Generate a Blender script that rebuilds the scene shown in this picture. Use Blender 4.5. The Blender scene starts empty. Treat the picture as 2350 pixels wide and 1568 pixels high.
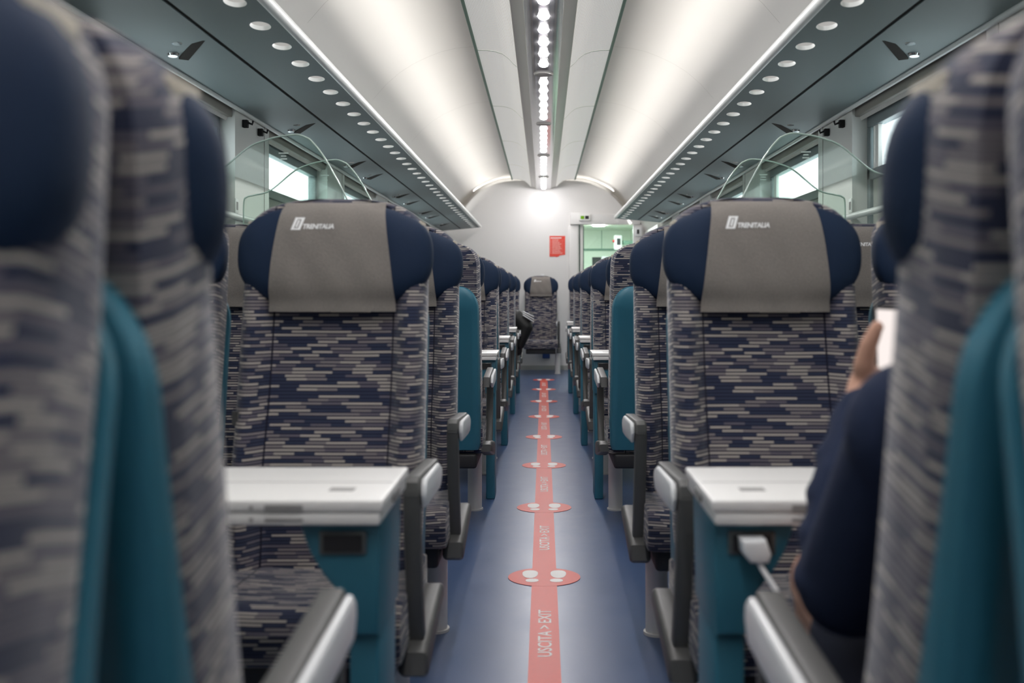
import bpy, bmesh, math, random
from mathutils import Vector, Matrix
random.seed(7)
sc = bpy.context.scene
COL = sc.collection
PI = math.pi
EYE = 1.04

# ------------------------------------------------------------------ materials
def new_mat(name):
    m = bpy.data.materials.new(name); m.use_nodes = True
    nt = m.node_tree; nt.nodes.clear()
    out = nt.nodes.new('ShaderNodeOutputMaterial')
    return m, nt, out

def pmat(name, col, rough=0.5, metal=0.0, spec=0.5, noise=0.0, nscale=200.0, bump=0.0, coat=0.0):
    m, nt, out = new_mat(name)
    b = nt.nodes.new('ShaderNodeBsdfPrincipled')
    b.inputs['Roughness'].default_value = rough
    b.inputs['Metallic'].default_value = metal
    b.inputs['Specular IOR Level'].default_value = spec
    b.inputs['Coat Weight'].default_value = coat
    nt.links.new(b.outputs[0], out.inputs[0])
    if noise > 0 or bump > 0:
        tc = nt.nodes.new('ShaderNodeTexCoord')
        n = nt.nodes.new('ShaderNodeTexNoise'); n.inputs['Scale'].default_value = nscale; n.inputs['Detail'].default_value = 4
        nt.links.new(tc.outputs['Object'], n.inputs['Vector'])
        mix = nt.nodes.new('ShaderNodeMix'); mix.data_type = 'RGBA'
        mix.inputs['A'].default_value = (*[c*(1-noise) for c in col], 1)
        mix.inputs['B'].default_value = (*[min(1, c*(1+noise)) for c in col], 1)
        nt.links.new(n.outputs['Fac'], mix.inputs['Factor'])
        nt.links.new(mix.outputs['Result'], b.inputs['Base Color'])
        if bump > 0:
            bp = nt.nodes.new('ShaderNodeBump'); bp.inputs['Strength'].default_value = bump; bp.inputs['Distance'].default_value = 0.002
            nt.links.new(n.outputs['Fac'], bp.inputs['Height']); nt.links.new(bp.outputs[0], b.inputs['Normal'])
    else:
        b.inputs['Base Color'].default_value = (*col, 1)
    return m

def emat(name, col, s):
    m, nt, out = new_mat(name)
    e = nt.nodes.new('ShaderNodeEmission'); e.inputs[0].default_value = (*col, 1); e.inputs[1].default_value = s
    nt.links.new(e.outputs[0], out.inputs[0])
    return m

def thin_glass(name, tint, refl=0.08, rough=0.02):
    m, nt, out = new_mat(name)
    t = nt.nodes.new('ShaderNodeBsdfTransparent'); t.inputs[0].default_value = (*tint, 1)
    g = nt.nodes.new('ShaderNodeBsdfGlossy'); g.inputs['Roughness'].default_value = rough
    lw = nt.nodes.new('ShaderNodeLayerWeight'); lw.inputs[0].default_value = 0.25
    mm = nt.nodes.new('ShaderNodeMath'); mm.operation = 'MULTIPLY_ADD'
    mm.inputs[1].default_value = 0.5; mm.inputs[2].default_value = refl; mm.use_clamp = True
    nt.links.new(lw.outputs['Fresnel'], mm.inputs[0])
    mx = nt.nodes.new('ShaderNodeMixShader')
    nt.links.new(mm.outputs[0], mx.inputs[0]); nt.links.new(t.outputs[0], mx.inputs[1]); nt.links.new(g.outputs[0], mx.inputs[2])
    nt.links.new(mx.outputs[0], out.inputs[0])
    return m

def fabric_mat():
    m, nt, out = new_mat('striped_moquette')
    N = nt.nodes.new; L = nt.links.new
    b = N('ShaderNodeBsdfPrincipled'); b.inputs['Roughness'].default_value = 0.95; b.inputs['Specular IOR Level'].default_value = 0.15
    b.inputs['Sheen Weight'].default_value = 0.25; b.inputs['Sheen Roughness'].default_value = 0.5
    L(b.outputs[0], out.inputs[0])
    uv = N('ShaderNodeUVMap'); uv.uv_map = 'UVMap'
    sp = N('ShaderNodeSeparateXYZ'); L(uv.outputs[0], sp.inputs[0])
    def math_(op, a, c=None, d=None):
        n = N('ShaderNodeMath'); n.operation = op
        for i, v in enumerate((a, c, d)):
            if v is None: continue
            if isinstance(v, (int, float)): n.inputs[i].default_value = v
            else: L(v, n.inputs[i])
        return n.outputs[0]
    P = 0.0077
    # gentle waviness of the weave
    nz = N('ShaderNodeTexNoise'); nz.inputs['Scale'].default_value = 3; L(uv.outputs[0], nz.inputs['Vector'])
    v2 = math_('ADD', sp.outputs['Y'], math_('MULTIPLY', nz.outputs['Fac'], 0.005))
    vr = math_('DIVIDE', v2, P)
    row = math_('FLOOR', vr); fr = math_('FRACT', vr)
    w1 = N('ShaderNodeTexWhiteNoise'); w1.noise_dimensions = '1D'; L(row, w1.inputs['W'])
    cu = math_('FLOOR', math_('ADD', math_('DIVIDE', sp.outputs['X'], 0.046), math_('MULTIPLY', w1.outputs['Value'], 50.0)))
    cmb = N('ShaderNodeCombineXYZ'); L(row, cmb.inputs[0]); L(cu, cmb.inputs[1])
    w2 = N('ShaderNodeTexWhiteNoise'); w2.noise_dimensions = '2D'; L(cmb.outputs[0], w2.inputs['Vector'])
    rp = N('ShaderNodeValToRGB'); rp.color_ramp.interpolation = 'CONSTANT'
    e = rp.color_ramp.elements
    e[0].position = 0; e[0].color = (0.028, 0.036, 0.068, 1)
    e[1].position = 0.30; e[1].color = (0.115, 0.105, 0.130, 1)
    x = e.new(0.52); x.color = (0.36, 0.325, 0.295, 1)
    x = e.new(0.80); x.color = (0.20, 0.178, 0.182, 1)
    L(w2.outputs['Value'], rp.inputs[0])
    line = math_('GREATER_THAN', fr, 0.38)
    mx = N('ShaderNodeMix'); mx.data_type = 'RGBA'; mx.inputs['A'].default_value = (0.012, 0.013, 0.034, 1)
    L(line, mx.inputs['Factor']); L(rp.outputs[0], mx.inputs['B'])
    # stitched seams beside the middle panel
    au = math_('ABSOLUTE', sp.outputs['X'])
    d = math_('ABSOLUTE', math_('SUBTRACT', au, 0.138))
    seam = math_('LESS_THAN', d, 0.0018)
    mx2 = N('ShaderNodeMix'); mx2.data_type = 'RGBA'; mx2.inputs['B'].default_value = (0.008, 0.008, 0.02, 1)
    L(seam, mx2.inputs['Factor']); L(mx.outputs['Result'], mx2.inputs['A'])
    L(mx2.outputs['Result'], b.inputs['Base Color'])
    return m

M = {}
M['fabric'] = fabric_mat()
M['navy'] = pmat('navy_cloth', (0.0045, 0.0165, 0.046), 0.75, spec=0.3, noise=0.15, nscale=400, bump=0.1)
M['cover'] = pmat('grey_cover_cloth', (0.215, 0.195, 0.178), 0.9, spec=0.2, noise=0.22, nscale=260, bump=0.35)
M['teal'] = pmat('teal_plastic', (0.030, 0.150, 0.215), 0.42, noise=0.06, nscale=900, bump=0.04)
M['dark'] = pmat('charcoal_plastic', (0.018, 0.018, 0.02), 0.5)
M['arm'] = pmat('grey_arm_plastic', (0.085, 0.085, 0.082), 0.48, noise=0.08, nscale=700, bump=0.05)
M['white'] = pmat('white_plastic', (0.80, 0.81, 0.82), 0.3)
M['table'] = pmat('pale_table_laminate', (0.80, 0.79, 0.77), 0.35)
M['tseam'] = pmat('grey_table_notch', (0.28, 0.275, 0.27), 0.6)
M['legm'] = pmat('brushed_leg_metal', (0.72, 0.69, 0.66), 0.42, metal=0.15)
M['black'] = pmat('black_rubber', (0.006, 0.006, 0.007), 0.6)
M['ceil'] = pmat('ceiling_panel_white', (0.60, 0.58, 0.555), 0.42)
M['wall'] = pmat('wall_panel_white', (0.76, 0.76, 0.73), 0.4)
M['endw'] = pmat('end_wall_white', (0.72, 0.71, 0.695), 0.4)
M['brown'] = pmat('header_taupe', (0.24, 0.225, 0.20), 0.6)
M['blind'] = pmat('grey_blind', (0.42, 0.43, 0.40), 0.7)
M['rack'] = pmat('rack_grey_green', (0.17, 0.215, 0.218), 0.5, noise=0.05, nscale=500)
M['nose'] = pmat('rack_nose_pale', (0.72, 0.74, 0.72), 0.35)
M['gap'] = pmat('black_gap', (0.004, 0.004, 0.004), 0.8)
M['plate'] = pmat('brown_sign_plate', (0.02, 0.016, 0.013), 0.8, spec=0.2)
M['lens'] = pmat('clear_lens', (0.5, 0.5, 0.5), 0.05, metal=0.9)
M['alu'] = pmat('polished_channel', (0.52, 0.52, 0.54), 0.14, metal=0.92)
M['aluside'] = pmat('satin_channel_side', (0.50, 0.49, 0.47), 0.35, metal=0.7)
M['frame'] = pmat('window_frame_grey', (0.20, 0.24, 0.25), 0.4)
M['red'] = pmat('red_floor_film', (0.62, 0.075, 0.05), 0.42, noise=0.05, nscale=60)
M['redp'] = pmat('red_notice', (0.72, 0.06, 0.035), 0.5)
M['ink'] = pmat('white_print', (0.85, 0.82, 0.80), 0.5)
M['pinkink'] = pmat('pale_print_on_red', (0.80, 0.42, 0.38), 0.5)
M['logo'] = pmat('white_embroidery', (0.85, 0.85, 0.85), 0.8)
M['green'] = pmat('dark_green_seal', (0.02, 0.09, 0.06), 0.5)
M['vest'] = pmat('vestibule_pale_green', (0.66, 0.72, 0.62), 0.5)
M['vest2'] = pmat('vestibule_band_green', (0.16, 0.27, 0.21), 0.5)
M['redknob'] = pmat('red_knob', (0.55, 0.03, 0.03), 0.4)
M['blue'] = pmat('blue_plastic', (0.02, 0.06, 0.22), 0.4)
M['skin'] = pmat('skin', (0.56, 0.31, 0.22), 0.5, noise=0.06, nscale=40)
M['navyshirt'] = pmat('navy_sweater', (0.012, 0.020, 0.050), 0.9, spec=0.25, noise=0.3, nscale=300, bump=0.3)
M['shorts'] = pmat('dark_shorts', (0.008, 0.012, 0.03), 0.9)
M['hair'] = pmat('brown_hair', (0.03, 0.018, 0.01), 0.6)
M['jacket'] = pmat('black_sports_fabric', (0.008, 0.009, 0.009), 0.55)
M['strap'] = pmat('beige_strap', (0.50, 0.45, 0.37), 0.8)
M['eye'] = pmat('eye_white', (0.8, 0.8, 0.8), 0.2)
M['glass'] = thin_glass('screen_glass', (0.91, 0.96, 0.93), 0.03)
M['edge'] = pmat('bright_glass_edge', (0.55, 0.66, 0.60), 0.12, spec=0.9)
M['wglass'] = thin_glass('window_glass', (0.92, 0.97, 0.98), 0.05)
M['led'] = emat('led_lens', (1.0, 0.97, 0.98), 190.0)
M['vled'] = emat('vestibule_lamp', (0.93, 1.0, 0.93), 260.0)
M['screen'] = emat('phone_screen', (1.0, 0.90, 0.86), 0.85)
M['gdisp'] = emat('green_display', (0.25, 0.55, 0.03), 0.55)
M['socket'] = pmat('smoked_socket_flap', (0.10, 0.11, 0.11), 0.2)

def floor_mat():
    m, nt, out = new_mat('blue_rubber_floor')
    b = nt.nodes.new('ShaderNodeBsdfPrincipled'); nt.links.new(b.outputs[0], out.inputs[0])
    tc = nt.nodes.new('ShaderNodeTexCoord')
    n = nt.nodes.new('ShaderNodeTexNoise'); n.inputs['Scale'].default_value = 5; n.inputs['Detail'].default_value = 8; n.inputs['Roughness'].default_value = 0.7
    n2 = nt.nodes.new('ShaderNodeTexNoise'); n2.inputs['Scale'].default_value = 180; n2.inputs['Detail'].default_value = 3
    nt.links.new(tc.outputs['Object'], n.inputs['Vector']); nt.links.new(tc.outputs['Object'], n2.inputs['Vector'])
    mx = nt.nodes.new('ShaderNodeMix'); mx.data_type = 'RGBA'
    mx.inputs['A'].default_value = (0.040, 0.070, 0.155, 1); mx.inputs['B'].default_value = (0.070, 0.112, 0.225, 1)
    ad = nt.nodes.new('ShaderNodeMath'); ad.operation = 'MULTIPLY_ADD'; ad.inputs[1].default_value = 0.5
    nt.links.new(n.outputs['Fac'], ad.inputs[0])
    ml = nt.nodes.new('ShaderNodeMath'); ml.operation = 'MULTIPLY'; ml.inputs[1].default_value = 0.5
    nt.links.new(n2.outputs['Fac'], ml.inputs[0]); nt.links.new(ml.outputs[0], ad.inputs[2])
    nt.links.new(ad.outputs[0], mx.inputs['Factor']); nt.links.new(mx.outputs['Result'], b.inputs['Base Color'])
    rr = nt.nodes.new('ShaderNodeMapRange'); rr.inputs['To Min'].default_value = 0.24; rr.inputs['To Max'].default_value = 0.40
    nt.links.new(n.outputs['Fac'], rr.inputs['Value']); nt.links.new(rr.outputs[0], b.inputs['Roughness'])
    bp = nt.nodes.new('ShaderNodeBump'); bp.inputs['Strength'].default_value = 0.08; bp.inputs['Distance'].default_value = 0.002
    nt.links.new(n2.outputs['Fac'], bp.inputs['Height']); nt.links.new(bp.outputs[0], b.inputs['Normal'])
    return m
M['floor'] = floor_mat()

def perf_mat():
    m, nt, out = new_mat('glowing_panel_white')
    b = nt.nodes.new('ShaderNodeBsdfPrincipled'); nt.links.new(b.outputs[0], out.inputs[0])
    b.inputs['Roughness'].default_value = 0.4
    uv = nt.nodes.new('ShaderNodeUVMap'); uv.uv_map = 'UVMap'
    sp = nt.nodes.new('ShaderNodeSeparateXYZ'); nt.links.new(uv.outputs[0], sp.inputs[0])
    def fr(o, p):
        a = nt.nodes.new('ShaderNodeMath'); a.operation = 'DIVIDE'; a.inputs[1].default_value = p; nt.links.new(o, a.inputs[0])
        f = nt.nodes.new('ShaderNodeMath'); f.operation = 'FRACT'; nt.links.new(a.outputs[0], f.inputs[0])
        l = nt.nodes.new('ShaderNodeMath'); l.operation = 'LESS_THAN'; l.inputs[1].default_value = 0.42; nt.links.new(f.outputs[0], l.inputs[0])
        return l.outputs[0]
    mu = nt.nodes.new('ShaderNodeMath'); mu.operation = 'MULTIPLY'
    nt.links.new(fr(sp.outputs['X'], 0.0085), mu.inputs[0]); mu.inputs[1].default_value = 0.55
    mx = nt.nodes.new('ShaderNodeMix'); mx.data_type = 'RGBA'
    mx.inputs['A'].default_value = (0.86, 0.85, 0.82, 1); mx.inputs['B'].default_value = (0.33, 0.32, 0.30, 1)
    nt.links.new(mu.outputs[0], mx.inputs['Factor']); nt.links.new(mx.outputs['Result'], b.inputs['Base Color'])
    nt.links.new(mx.outputs['Result'], b.inputs['Emission Color']); b.inputs['Emission Strength'].default_value = 0.33  # emission added so the panels look backlit
    return m
M['perf'] = perf_mat()

# ------------------------------------------------------------------ mesh helpers
class MB:
    """collects geometry; faces may carry per-corner uvs"""
    def __init__(s): s.v = []; s.f = []; s.uv = []
    def add(s, verts, faces, uvs=None):
        b = len(s.v); s.v += [tuple(p) for p in verts]
        for i, f in enumerate(faces):
            s.f.append(tuple(b + k for k in f)); s.uv.append(uvs[i] if uvs else None)
        return s
    def box(s, x0, x1, y0, y1, z0, z1, r=0.0, seg=3):
        if r <= 0:
            v = [(x, y, z) for x in (x0, x1) for y in (y0, y1) for z in (z0, z1)]
            f = [(0,1,3,2),(4,6,7,5),(0,4,5,1),(2,3,7,6),(0,2,6,4),(1,5,7,3)]
            return s.add(v, f)
        bm = bmesh.new(); bmesh.ops.create_cube(bm, size=1)
        for p in bm.verts: p.co = Vector(((x0+x1)/2 + p.co.x*(x1-x0), (y0+y1)/2 + p.co.y*(y1-y0), (z0+z1)/2 + p.co.z*(z1-z0)))
        bmesh.ops.bevel(bm, geom=bm.edges[:], offset=r, segments=seg, profile=0.5, affect='EDGES')
        return s.bm(bm)
    def bm(s, bm, mat=None):
        if mat: bm.transform(mat)
        bm.verts.index_update()
        s.add([v.co.copy() for v in bm.verts], [[v.index for v in f.verts] for f in bm.faces]); bm.free(); return s
    def prism(s, pts, axis, a, b, r=0.0, seg=2):
        """extrude 2-d outline along axis ('x': pts are (y,z); 'y': (x,z); 'z': (x,y))"""
        bm = bmesh.new()
        def P(p, t): return {'x': (t, p[0], p[1]), 'y': (p[0], t, p[1]), 'z': (p[0], p[1], t)}[axis]
        A = [bm.verts.new(P(p, a)) for p in pts]; B = [bm.verts.new(P(p, b)) for p in pts]
        n = len(pts)
        bm.faces.new(A); bm.faces.new(B[::-1])
        for i in range(n): bm.faces.new((A[i], B[i], B[(i+1) % n], A[(i+1) % n]))
        bmesh.ops.recalc_face_normals(bm, faces=bm.faces[:])
        if r > 0:
            ed = [e for e in bm.edges if (e.verts[0] in A) == (e.verts[1] in A)]
            bmesh.ops.bevel(bm, geom=ed, offset=r, segments=seg, profile=0.5, affect='EDGES')
        return s.bm(bm)
    def cyl(s, p, q, r0, r1=None, n=24, caps=True):
        r1 = r0 if r1 is None else r1
        p, q = Vector(p), Vector(q); d = (q-p).normalized()
        a = d.orthogonal().normalized(); c = d.cross(a)
        v = [p + (a*math.cos(2*PI*i/n) + c*math.sin(2*PI*i/n))*r0 for i in range(n)]
        v += [q + (a*math.cos(2*PI*i/n) + c*math.sin(2*PI*i/n))*r1 for i in range(n)]
        f = [(i, (i+1) % n, n+(i+1) % n, n+i) for i in range(n)]
        if caps: f += [tuple(range(n))[::-1], tuple(range(n, 2*n))]
        return s.add(v, f)
    def tube(s, path, r, n=12):
        path = [Vector(p) for p in path]; rs = r if isinstance(r, (list, tuple)) else [r]*len(path)
        v, f = [], []; a = None
        for i, p in enumerate(path):
            d = (path[min(i+1, len(path)-1)] - path[max(i-1, 0)]).normalized()
            a = d.orthogonal().normalized() if a is None else (a - d*a.dot(d)).normalized()
            c = d.cross(a)
            v += [p + (a*math.cos(2*PI*k/n) + c*math.sin(2*PI*k/n))*rs[i] for k in range(n)]
        for i in range(len(path)-1):
            f += [(i*n+k, i*n+(k+1) % n, (i+1)*n+(k+1) % n, (i+1)*n+k) for k in range(n)]
        m = len(path)-1
        f += [tuple(range(n))[::-1], tuple(m*n+k for k in range(n))]
        return s.add(v, f)
    def capsule(s, p, q, r0, r1, n=20):
        p, q = Vector(p), Vector(q); d = (q-p).normalized() if (q-p).length > 1e-6 else Vector((0,0,1))
        path, rs = [], []
        for k in range(5):
            t = (k+0.15)/5*PI/2; path.append(p - d*r0*math.cos(t)); rs.append(r0*math.sin(t))
        path += [p, q]; rs += [r0, r1]
        for k in range(5)[::-1]:
            t = (k+0.15)/5*PI/2; path.append(q + d*r1*math.cos(t)); rs.append(r1*math.sin(t))
        return s.tube(path, rs, n)
    def ball(s, c, rx, ry, rz, u=24, w=16):
        bm = bmesh.new(); bmesh.ops.create_uvsphere(bm, u_segments=u, v_segments=w, radius=1)
        return s.bm(bm, Matrix.Translation(c) @ Matrix.Diagonal((rx, ry, rz, 1)))
    def build(s, name, mat, parent=None, smooth=35, flip_check=True):
        me = bpy.data.meshes.new(name)
        me.from_pydata(s.v, [], s.f)
        if any(u is not None for u in s.uv):
            ul = me.uv_layers.new(name='UVMap')
            i = 0
            for f, u in zip(s.f, s.uv):
                for k in range(len(f)):
                    if u is not None: ul.data[i].uv = u[k]
                    i += 1
        me.validate()
        bm = bmesh.new(); bm.from_mesh(me)
        bmesh.ops.recalc_face_normals(bm, faces=bm.faces[:]); bm.to_mesh(me); bm.free()
        if smooth:
            for p in me.polygons: p.use_smooth = True
            me.set_sharp_from_angle(angle=math.radians(smooth))
        me.materials.append(M[mat] if isinstance(mat, str) else mat)
        o = bpy.data.objects.new(name, me); COL.objects.link(o)
        if parent is not None: o.parent = parent
        return o

def loft(mb, loops, uvl=None, cap0=True, cap1=True):
    n = len(loops[0]); b = []
    for L in loops: b += L
    f, u = [], []
    for j in range(len(loops)-1):
        for i in range(n):
            k = (i+1) % n
            f.append((j*n+i, j*n+k, (j+1)*n+k, (j+1)*n+i))
            if uvl: u.append([uvl[j][i], uvl[j][i+1], uvl[j+1][i+1], uvl[j+1][i]])
    if cap0:
        f.append(tuple(range(n))[::-1])
        if uvl: u.append([(p[0], p[1]) for p in loops[0]][::-1])
    if cap1:
        m = (len(loops)-1)*n; f.append(tuple(m+i for i in range(n)))
        if uvl: u.append([(p[0], p[1]) for p in loops[-1]])
    mb.add(b, f, u if uvl else None)
    return mb

def empty(name, loc=(0,0,0), rz=0.0):
    o = bpy.data.objects.new(name, None); COL.objects.link(o); o.empty_display_size = 0.1
    o.location = loc; o.rotation_euler = (0, 0, rz); return o
def tag(o, label, cat, group=None, kind=None):
    o['label'] = label; o['category'] = cat
    if group: o['group'] = group
    if kind: o['kind'] = kind
    return o
def struct(o, label=None):
    o['kind'] = 'structure'
    if label: o['label'] = label
    return o
def copy_tree(o, parent=None):
    c = o.copy(); COL.objects.link(c); c.parent = parent
    for ch in list(o.children): copy_tree(ch, c)
    return c
def sstep(a, b, x):
    t = max(0, min(1, (x-a)/(b-a))); return t*t*(3-2*t)

def text_mesh(body, size, bold=0.0, space=1.0):
    cu = bpy.data.curves.new('t', 'FONT'); cu.body = body; cu.size = size; cu.offset = bold; cu.space_character = space
    cu.align_x = 'LEFT'; cu.resolution_u = 3
    o = bpy.data.objects.new('t', cu); COL.objects.link(o)
    dg = bpy.context.evaluated_depsgraph_get(); dg.update()
    me = bpy.data.meshes.new_from_object(o.evaluated_get(dg))
    v = [p.co.copy() for p in me.vertices]; f = [tuple(p.vertices) for p in me.polygons]
    bpy.data.objects.remove(o); bpy.data.curves.remove(cu); bpy.data.meshes.remove(me)
    return v, f

# ------------------------------------------------------------------ the seat (faces -y; y = 0 is its back at head height)
HW = 0.212
def bk(z): return 0.20*(z-1.0) if z < 1.0 else 0.10*(z-1.0)

def make_backrest():
    mb = MB(); loops, uvl = [], []
    zs = [0.40 + (1.14-0.40)*i/26 for i in range(27)]
    t_s = [0.12,0.25,0.38,0.5,0.62,0.72,0.81,0.88,0.935,0.97,0.992]
    zs += [1.14 + 0.124*t for t in t_s]
    NF, NB, NS = 44, 10, 5
    vacc = 0; pz = None
    for z in zs:
        t = max(0, (z-1.14)/0.124)
        w = HW*(1-t**2.9)**(1/2.6) if t > 0 else HW
        if z < 0.5: w *= 1 - 0.05*(0.5-z)/0.1
        th = (1-t**3.2)**0.5 if t > 0 else 1.0
        yb = bk(z)
        dep = 0.155 + 0.03*math.exp(-((z-0.60)/0.16)**2)
        dc = 0.112 + 0.028*math.exp(-((z-0.64)/0.13)**2)
        if z > 0.98: dep -= 0.012*sstep(0.98, 1.06, z)
        ym = yb - 0.075
        yback = ym + 0.075*th
        L = []
        # front from x=-w to +w
        for i in range(NF):
            s = -0.985 + 1.97*i/(NF-1); a = abs(s)
            k = sstep(0.60, 0.84, a)
            yf = dc + (dep-dc)*k
            edge = max(0, (a-0.80)/0.20)
            yf = yf - (dep-0.098)*(1-math.sqrt(max(0, 1-edge**3)))
            groove = 0.004*math.exp(-((a*w-0.138)/0.006)**2)
            yy = yb - yf + groove
            yy = ym + (yy-ym)*th
            L.append((s*w, yy, z))
        for i in range(1, NS+1):           # right side to the back
            q = i/(NS+1); L.append((w*(1.0-0.02*q), (ym-0.02*th) + (yback-ym+0.02*th)*q*0.8, z))
        for i in range(NB):
            s = 0.93 - 1.86*i/(NB-1); L.append((s*w, yback, z))
        for i in range(NS, 0, -1):
            q = i/(NS+1); L.append((-w*(1.0-0.02*q), (ym-0.02*th) + (yback-ym+0.02*th)*q*0.8, z))
        loops.append(L)
        if pz is not None: vacc += math.hypot(z-pz, (HW-w)*0.35-(HW-pw)*0.35)
        pz, pw = z, w
        # u: arc length from the middle of the front
        n = len(L); mid = NF//2
        acc = [0]*(n+1)
        for i in range(1, n+1):
            a_, b_ = L[i-1], L[i % n]; acc[i] = acc[i-1] + math.hypot(a_[0]-b_[0], a_[1]-b_[1])
        c0 = (acc[mid]+acc[mid-1])/2
        bulge = lambda i: 0.0
        row = []
        for i in range(n+1):
            x_ = L[i % n][0]
            u = x_ if i < NF and abs(x_) < 0.16 else acc[i]-c0
            row.append((u, vacc - 0.22*(0.11 if i < NF else min(0.11, max(0.0, yback-L[i % n][1])))))
        uvl.append(row)
    loft(mb, loops, uvl)
    return mb

def make_shell():
    mb = MB(); loops = []
    zs = [0.35, 0.36, 0.38] + [0.38 + 0.58*i/12 for i in range(1, 13)] + [0.96+0.11*t for t in (0.15,0.3,0.45,0.6,0.72,0.83,0.91,0.97,1.0)]
    for j, z in enumerate(zs):
        t = max(0, (z-0.96)/0.11)
        w = 0.207*(1 - 0.42*(1-math.sqrt(max(0, 1-t**2.2)))) if t > 0 else 0.207
        if j < 2: w -= 0.008*(2-j)/2
        yb = bk(z); out = 0.026 + 0.016*(1-sstep(0.4, 0.9, z))
        if t > 0: out = 0.026*math.sqrt(max(0, 1-t**4)) + 0.001
        fr = -0.002 - 0.055*(1-sstep(0.38, 0.98, z))
        inset = 0.010*sstep(0.42, 0.48, z)*(1-sstep(0.90, 0.93, z))
        L = []
        for s in (-1, 1): pass
        pts = [(-w, fr), (-w, 0.0), (-w, out-0.016), (-w+0.006, out-0.005), (-w+0.02, out), (-w+0.035, out), (-w+0.048, out-inset),
               (-0.09, out-inset), (0, out-inset), (0.09, out-inset), (w-0.048, out-inset), (w-0.035, out), (w-0.02, out), (w-0.006, out-0.005), (w, out-0.016), (w, 0.0), (w, fr)]
        loops.append([(p[0], yb+p[1], z) for p in pts])
    loft(mb, loops)
    return mb

HZ0, HZ1 = 1.004, 1.246
def head_y0(z): return bk(z) - 0.118
def head_rho(x, z):
    zc, b = (HZ0+HZ1)/2, (HZ1-HZ0)/2
    q = (z-zc)/b
    a = 0.226*(1 - 0.10*max(0, -q)**2 - 0.03*max(0, q)**2)
    n = 2.9
    return (abs(x/a)**n + abs(q)**n)**(1/n)
def head_front(x, z):
    r = min(1, head_rho(x, z))
    return head_y0(z) - 0.046*(1-r**3.4)**0.5 - 0.016*sstep(0.45, 0.9, abs(x)/0.226)*(1-r**4)
def make_headrest():
    mb = MB(); zc, b = (HZ0+HZ1)/2, (HZ1-HZ0)/2
    NT = 72; rhos = [0.12,0.25,0.4,0.55,0.68,0.78,0.86,0.92,0.96,0.985,1.0]
    def pt(r, th):
        c, s = math.cos(th), math.sin(th); n = 2.9
        k = (abs(c)**n + abs(s)**n)**(-1/n)
        q = r*k*s; a = 0.226*(1 - 0.10*max(0, -q)**2 - 0.03*max(0, q)**2)
        return r*k*c*a, zc + q*b
    v = [(0, head_front(0, zc), zc)]; f = []
    for r in rhos:
        for i in range(NT):
            x, z = pt(r, 2*PI*i/NT); v.append((x, head_front(x, z), z))
    for i in range(NT): f.append((0, 1+i, 1+(i+1) % NT))
    for j in range(len(rhos)-1):
        for i in range(NT):
            a = 1+j*NT; f.append((a+i, a+NT+i, a+NT+(i+1) % NT, a+(i+1) % NT))
    base = len(v)-NT
    prev = base
    for (sc_, dy) in ((1.0, 0.025), (0.97, 0.05), (0.85, 0.066)):
        st = len(v)
        for i in range(NT):
            x, z = pt(1.0, 2*PI*i/NT); x *= sc_; z = zc+(z-zc)*sc_
            v.append((x, head_y0(z)+dy, z))
        for i in range(NT): f.append((prev+i, st+i, st+(i+1) % NT, prev+(i+1) % NT))
        prev = st
    f.append(tuple(prev+i for i in range(NT)))
    mb.add(v, f); return mb

def cover_bounds(z):
    t = max(0, (z-(HZ0-0.006))/(HZ1-HZ0))
    w = 0.146 - 0.028*t**1.3
    return w
def make_cover():
    """grey antimacassar draped over the headrest: over the top and down the front to just below the cushion"""
    mb = MB(); NX, rows = 24, []
    z_list = [HZ0-0.007 + (HZ1-0.003-(HZ0-0.007))*i/22 for i in range(23)]
    for z in z_list:
        w = cover_bounds(z); r = []
        for i in range(NX+1):
            x = -w + 2*w*i/NX
            zz = min(max(z, HZ0+0.012), HZ1-0.004)
            y = head_front(x, zz) - 0.004
            if z < HZ0+0.02: y = min(y, head_front(x, HZ0+0.022)-0.003)
            y += 0.0022*math.sin(9*x/0.14+z*22)*math.sin((z-1.0)*22)
            r.append((x, y, z))
        rows.append(r)
    w = cover_bounds(HZ1)
    for dy, dz in ((0.012, 0.004), (0.03, 0.0065), (0.055, 0.0065), (0.075, 0.002), (0.078, -0.02)):
        r = []
        for i in range(NX+1):
            x = -w+2*w*i/NX; r.append((x, head_y0(HZ1)-0.012+dy, HZ1+dz))
        rows.append(r)
    v = [p for r in rows for p in r]; n = NX+1
    # inner skin
    th = 0.0025
    v2 = []
    for j, r in enumerate(rows):
        for p in r: v2.append((p[0]*0.995, p[1]+(th if j < 23 else 0), p[2]-(0 if j < 23 else th)))
    m = len(v); v += v2; f = []
    R = len(rows)
    for j in range(R-1):
        for i in range(NX):
            a = j*n+i; f.append((a, a+1, a+n+1, a+n)); f.append((m+a, m+a+n, m+a+n+1, m+a+1))
    for j in range(R-1):
        for i in (0, NX):
            a = j*n+i; f.append((a, a+n, m+a+n, m+a))
    for i in range(NX):
        for j in (0, R-1):
            a = j*n+i; f.append((a, m+a, m+a+1, a+1))
    mb.add(v, f); return mb

def drape(pts2, faces, mb, lift):
    """put flat artwork (x,z) on the front of the cover"""
    mb.add([(x, head_front(x, z)-0.004-lift+0.0022*math.sin(9*x/0.14+z*22)*math.sin((z-1.0)*22), z) for x, z in pts2], faces)

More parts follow.
